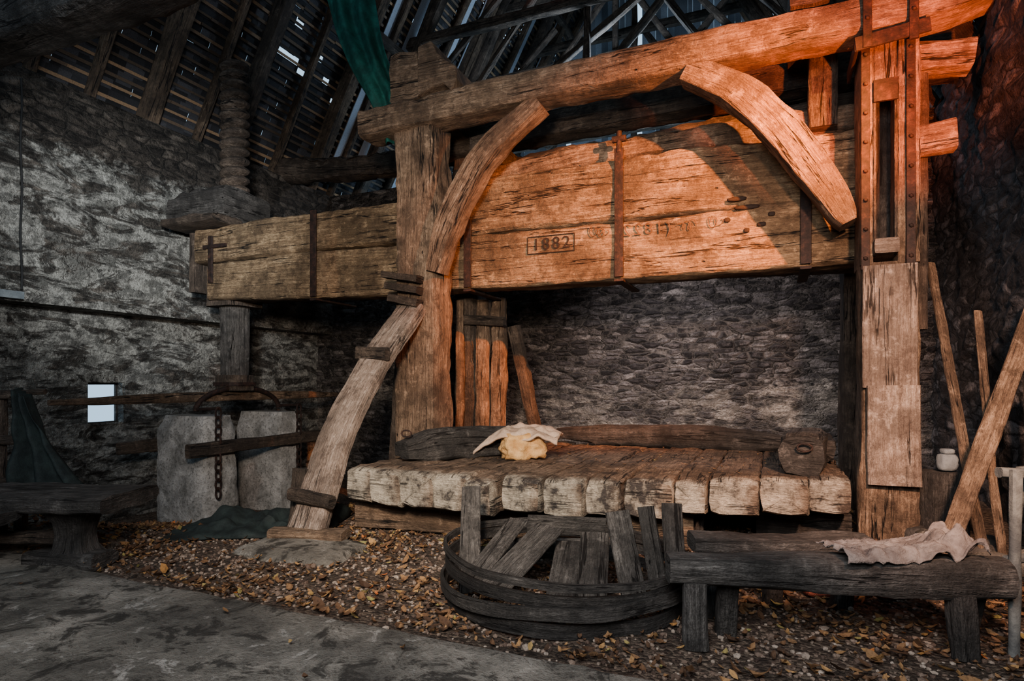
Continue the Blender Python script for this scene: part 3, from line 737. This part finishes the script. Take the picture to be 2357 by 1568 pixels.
gt = group('collapsed_tub', (.38, 4.36, 0))
C0 = Vector((.38, 4.36, 0))
def ring(name, r, z, h, tilt, mat, rx=1.):
    n = 72; V, F, UVs = [], [], []
    for i in range(n):
        t = 2*math.pi*i/n
        rr = r*(1+.03*noise.noise(Vector((math.cos(t)*2, math.sin(t)*2, z*19))))
        for (dr, dz) in ((0, 0), (.022, 0), (.022, h), (0, h)):
            V.append(C0+Vector(((rr+dr)*rx*math.cos(t), (rr+dr)*.98*math.sin(t), z+dz+tilt[0]*math.cos(t)+tilt[1]*math.sin(t)+.015*noise.noise(Vector((t*2, z*8, 1))))))
    for i in range(n):
        for j in range(4):
            k = (i+1) % n; j2 = (j+1) % 4
            F.append((i*4+j, k*4+j, k*4+j2, i*4+j2)); u0 = i*.075; UVs += [(u0, j*.1), (u0+.075, j*.1), (u0+.075, j*.1+.1), (u0, j*.1+.1)]
    mkobj(name, V, F, M[mat], gt, UVs)
ring('hoop_low', .84, .01, .085, (0, 0), 'char'); ring('hoop_mid', .87, .10, .08, (.03, -.02), 'grey', 1.0); ring('hoop_top', .84, .20, .075, (-.02, .02), 'char'); ring('hoop_loose', .86, .285, .05, (-.05, .0), 'grey', .985)
def pl(name, p0, p1, w, t, side, mat='grey'): timber(name, [Vector(p0), Vector(p1)], w, t, side, mat, gt, rough=.006, ch=.008)
X_ = Vector((1, 0, 0))
pl('stave_0', (-.30, 4.25, .02), (-.32, 4.75, .68), .14, .035, X_)
pl('stave_1', (-.28, 4.15, .15), (.05, 4.75, .42), .16, .035, (1, -.5, 0))
pl('stave_2', (-.12, 3.98, .16), (.28, 4.45, .44), .26, .04, (1, -.8, 0))
pl('stave_3', (.30, 3.9, .08), (.42, 4.4, .34), .2, .035, (1, -.3, 0))
pl('stave_4', (.50, 3.88, .05), (.60, 4.4, .40), .2, .035, (1, -.2, 0))
pl('stave_5', (.78, 3.85, .12), (.70, 4.05, .64), .17, .035, (1, .05, .1))
pl('stave_6', (.95, 3.88, .12), (.90, 4.1, .66), .115, .035, X_)
pl('stave_7', (1.07, 3.95, .12), (1.1, 4.2, .66), .14, .04, X_)
pl('stave_8', (-.15, 4.5, .1), (.2, 4.9, .2), .2, .035, (1, -.8, 0))
pl('stave_9', (.1, 3.8, .06), (.5, 3.75, .12), .12, .03, (0, 1, 0))
pl('tub_head_a', (.12, 4.72, .40), (.72, 4.70, .37), .035, .17, (0, 1, 0.3)); pl('tub_head_b', (.02, 4.68, .22), (.80, 4.66, .22), .035, .17, (0, 1, .3))

gtb = group('heavy_table', (-3.95, 5.1, 0))
timber('top', [(-5.1, 5.12, .53), (-3.16, 5.05, .53)], .75, .14, (0, 1, 0), 'grey', gtb, rough=.02, ch=.04)
timber('top_front', [(-5.1, 4.68, .46), (-3.85, 4.66, .46)], .28, .11, (0, 1, 0), 'grey', gtb, rough=.02, ch=.04)
timber('pedestal', [(-3.58, 5.0, .05), (-3.58, 5.0, .47)], .3, .3, (1, 0, 0), 'grey', gtb, rough=.015, prof=lambda t: (1.25-1.1*t*(1-t)*2, 1.25-1.1*t*(1-t)*2))
timber('foot', [(-3.9, 5.0, .06), (-3.3, 4.95, .06)], .3, .13, (0, 1, 0), 'grey', gtb, rough=.015)
timber('pedestal_far', [(-4.7, 5.0, .0), (-4.7, 5.0, .47)], .3, .3, (1, 0, 0), 'oakd', gtb, rough=.015)
timber('stretcher', [(-4.7, 5.0, .22), (-3.6, 5.0, .22)], .12, .1, (0, 1, 0), 'oakd', gtb)
gr = group('wooden_rack', (-4.8, 5.75, 0))
for x in (-5.3, -4.92, -4.72): timber('upright', [(x, 5.85, -.0), (x, 5.85, 1.42)], .1, .1, X_, 'oakd', gr)
for z in (.55, .95, 1.38): timber('rail', [(-5.5, 5.8, z), (-4.6, 5.8, z)], .06, .09, (0, 1, 0), 'oakd', gr)
timber('arm', [(-4.75, 5.8, 1.40), (-4.45, 5.8, 1.41)], .06, .06, (0, 1, 0), 'oakd', gr)
def f(u, v):
    x = -4.68+(.14+.62*v**1.1)*u+.02*v; z = 1.45-.86*v**.95-.12*u*v
    y = 5.72+.07*math.sin(u*17+v*3)+.05*noise.noise(Vector((u*5, v*4, 3)))-.1*v
    return (x, y, z-.08*u)
sheet('draped_cloth', f, 50, 40, 'dcloth', gr)

tube('wall_cable', [L(-10.35, -1.62+.01*math.sin(i), 5.6-i*.19)+U*.0 for i in range(16)], .014, 'black')
boxes('junction_box', [(-10.5, -10.32, -1.9, -1.6, 2.62, 2.72)], 'plastic', None, FR)

def lean(name, p0, p1, w, t, side, mat): timber(name, [Vector(p0), Vector(p1)], w, t, side, mat, None, rough=.008, ch=.01)
lean('leaning_pole', (3.98, 5.12, 0), (4.30, 6.25, 2.72), .085, .06, X_, 'oak')
lean('leaning_plank', (3.14, 4.52, .02), (4.62, 5.3, 2.3), .15, .05, (1, -.5, -.6), 'oak')
timber('leaning_slab', [(4.08, 5.05, 0), (4.10, 5.2, .8), (4.25, 5.55, 2.15)], .085, .04, X_, 'oak', None, rough=.01)
lean('leaning_board', (4.45, 5.2, 0), (4.75, 5.6, 1.5), .09, .04, X_, 'grey')
gch = group('trestle', (2.95, 3.5, 0))
timber('leg_front', [(2.74, 3.32, 0), (2.86, 3.45, 1.0)], .06, .05, X_, 'wframe', gch, rough=.004); timber('leg_rear', [(3.15, 3.5, 0), (3.02, 3.6, 1.0)], .06, .05, X_, 'wframe', gch, rough=.004)
timber('top_rail', [(2.80, 3.5, .98), (3.3, 3.45, .96)], .07, .06, (0, 1, 0), 'wframe', gch, rough=.004); timber('mid_rail', [(2.78, 3.42, .5), (3.1, 3.5, .5)], .05, .05, (0, 1, 0), 'wframe', gch, rough=.004)
gm = group('meter_on_box', (3.98, 5.55, 0))
timber('crate', [(3.95, 5.6, 0), (3.95, 5.6, .68)], .34, .3, X_, 'grey', gm); rock('meter_body', (3.97, 5.55, .77), (.16, .12, .16), 'plastic', gm, amp=.02); rock('meter_cap', (3.97, 5.55, .87), (.1, .1, .05), 'plastic', gm, amp=.02)
for i in range(14):
    t = random.random(); rock('rubble_stone', (3.55+random.uniform(0, .8), 4.9+random.uniform(-.3, .8), random.uniform(.03, .10)), (random.uniform(.15, .35), random.uniform(.12, .25), random.uniform(.1, .22)), 'conc' if i % 2 else 'grey', None, rz=t*6, sub=2)
gb = group('brick_pile', (2.35, 4.1, 0))
for (x, y, z, r) in ((2.15, 4.25, .06, .1), (2.4, 4.25, .06, -.1), (2.3, 4.28, .17, .3), (2.62, 4.2, .06, .2)): rock('brick', (x, y, z), (.24, .12, .1), 'brick', gb, rz=r, amp=.03)

# ------------------------------------------------------------------ camera
cam = bpy.data.cameras.new('camera'); co = bpy.data.objects.new('camera', cam); scene.collection.objects.link(co)
co.location = (0, 0, 1.5); co.rotation_euler = (math.radians(90), 0, 0); cam.sensor_width = 36; cam.lens = 36*1400/2357; cam.shift_y = .0407; cam.clip_start = .05
scene.camera = co
# ------------------------------------------------------------------ lights
def light(name, kind, loc, tgt, en, col, size=.1, spot=None, blend=.3):
    l = bpy.data.lights.new(name, kind); l.energy = en; l.color = col
    if kind == 'AREA': l.size = size
    else: l.shadow_soft_size = size
    if spot: l.spot_size = math.radians(spot); l.spot_blend = blend
    o = bpy.data.objects.new(name, l); scene.collection.objects.link(o); o.location = loc
    o.rotation_euler = (Vector(tgt)-Vector(loc)).to_track_quat('-Z', 'Y').to_euler()
light('orange_work_lamp', 'SPOT', (3.1, 3.3, 4.5), (2.0, 6.8, 3.5), 6200, (1, .27, .045), .04, 62, .9)
light('red_fill_spot', 'SPOT', (2.9, 2.9, 3.0), (3.55, 5.6, 4.6), 3200, (1, .17, .03), .04, 58, .8)  # added spot, reddens the upper right post and rail end
light('bed_fill_spot', 'SPOT', (1.7, 1.1, 2.9), (3.0, 5.3, 1.5), 2600, (1, .56, .36), .12, 70, 1)  # added warm fill for the right post, bed and bench
light('warm_fill_spot', 'SPOT', (-.6, .6, 2.7), (-.5, 6.5, 1.9), 2200, (1, .80, .62), .25, 76, 1)  # added soft fill from the camera side, no real fixture
light('fill_lamp', 'AREA', (-.5, -.6, 3.6), (0, 5.5, 1.2), 330, (.95, .95, .98), 2.4)
light('left_wall_fill', 'SPOT', (-2.0, 3.0, 3.3), (-5.7, 9.9, 3.9), 3200, (.93, .97, 1), .2, 44, 1)  # added out-of-view spot that brightens the left wall plaster
light('back_wall_fill', 'SPOT', L(-3.2, 1.9, 3.6), L(-1.9, 4.8, .6), 800, (1, .92, .95), .5, 120, 1)  # added fill hidden behind the lever, brightens the back wall
light('loft_fill', 'POINT', L(-4, 6.5, 8.0), (0, 0, 0), 480, (.60, .78, 1), .3)  # added blue fill for the roof boards, no real fixture
w = bpy.data.worlds.new('world'); scene.world = w; w.use_nodes = True
w.node_tree.nodes['Background'].inputs[0].default_value = (.45, .70, .95, 1); w.node_tree.nodes['Background'].inputs[1].default_value = 1.5
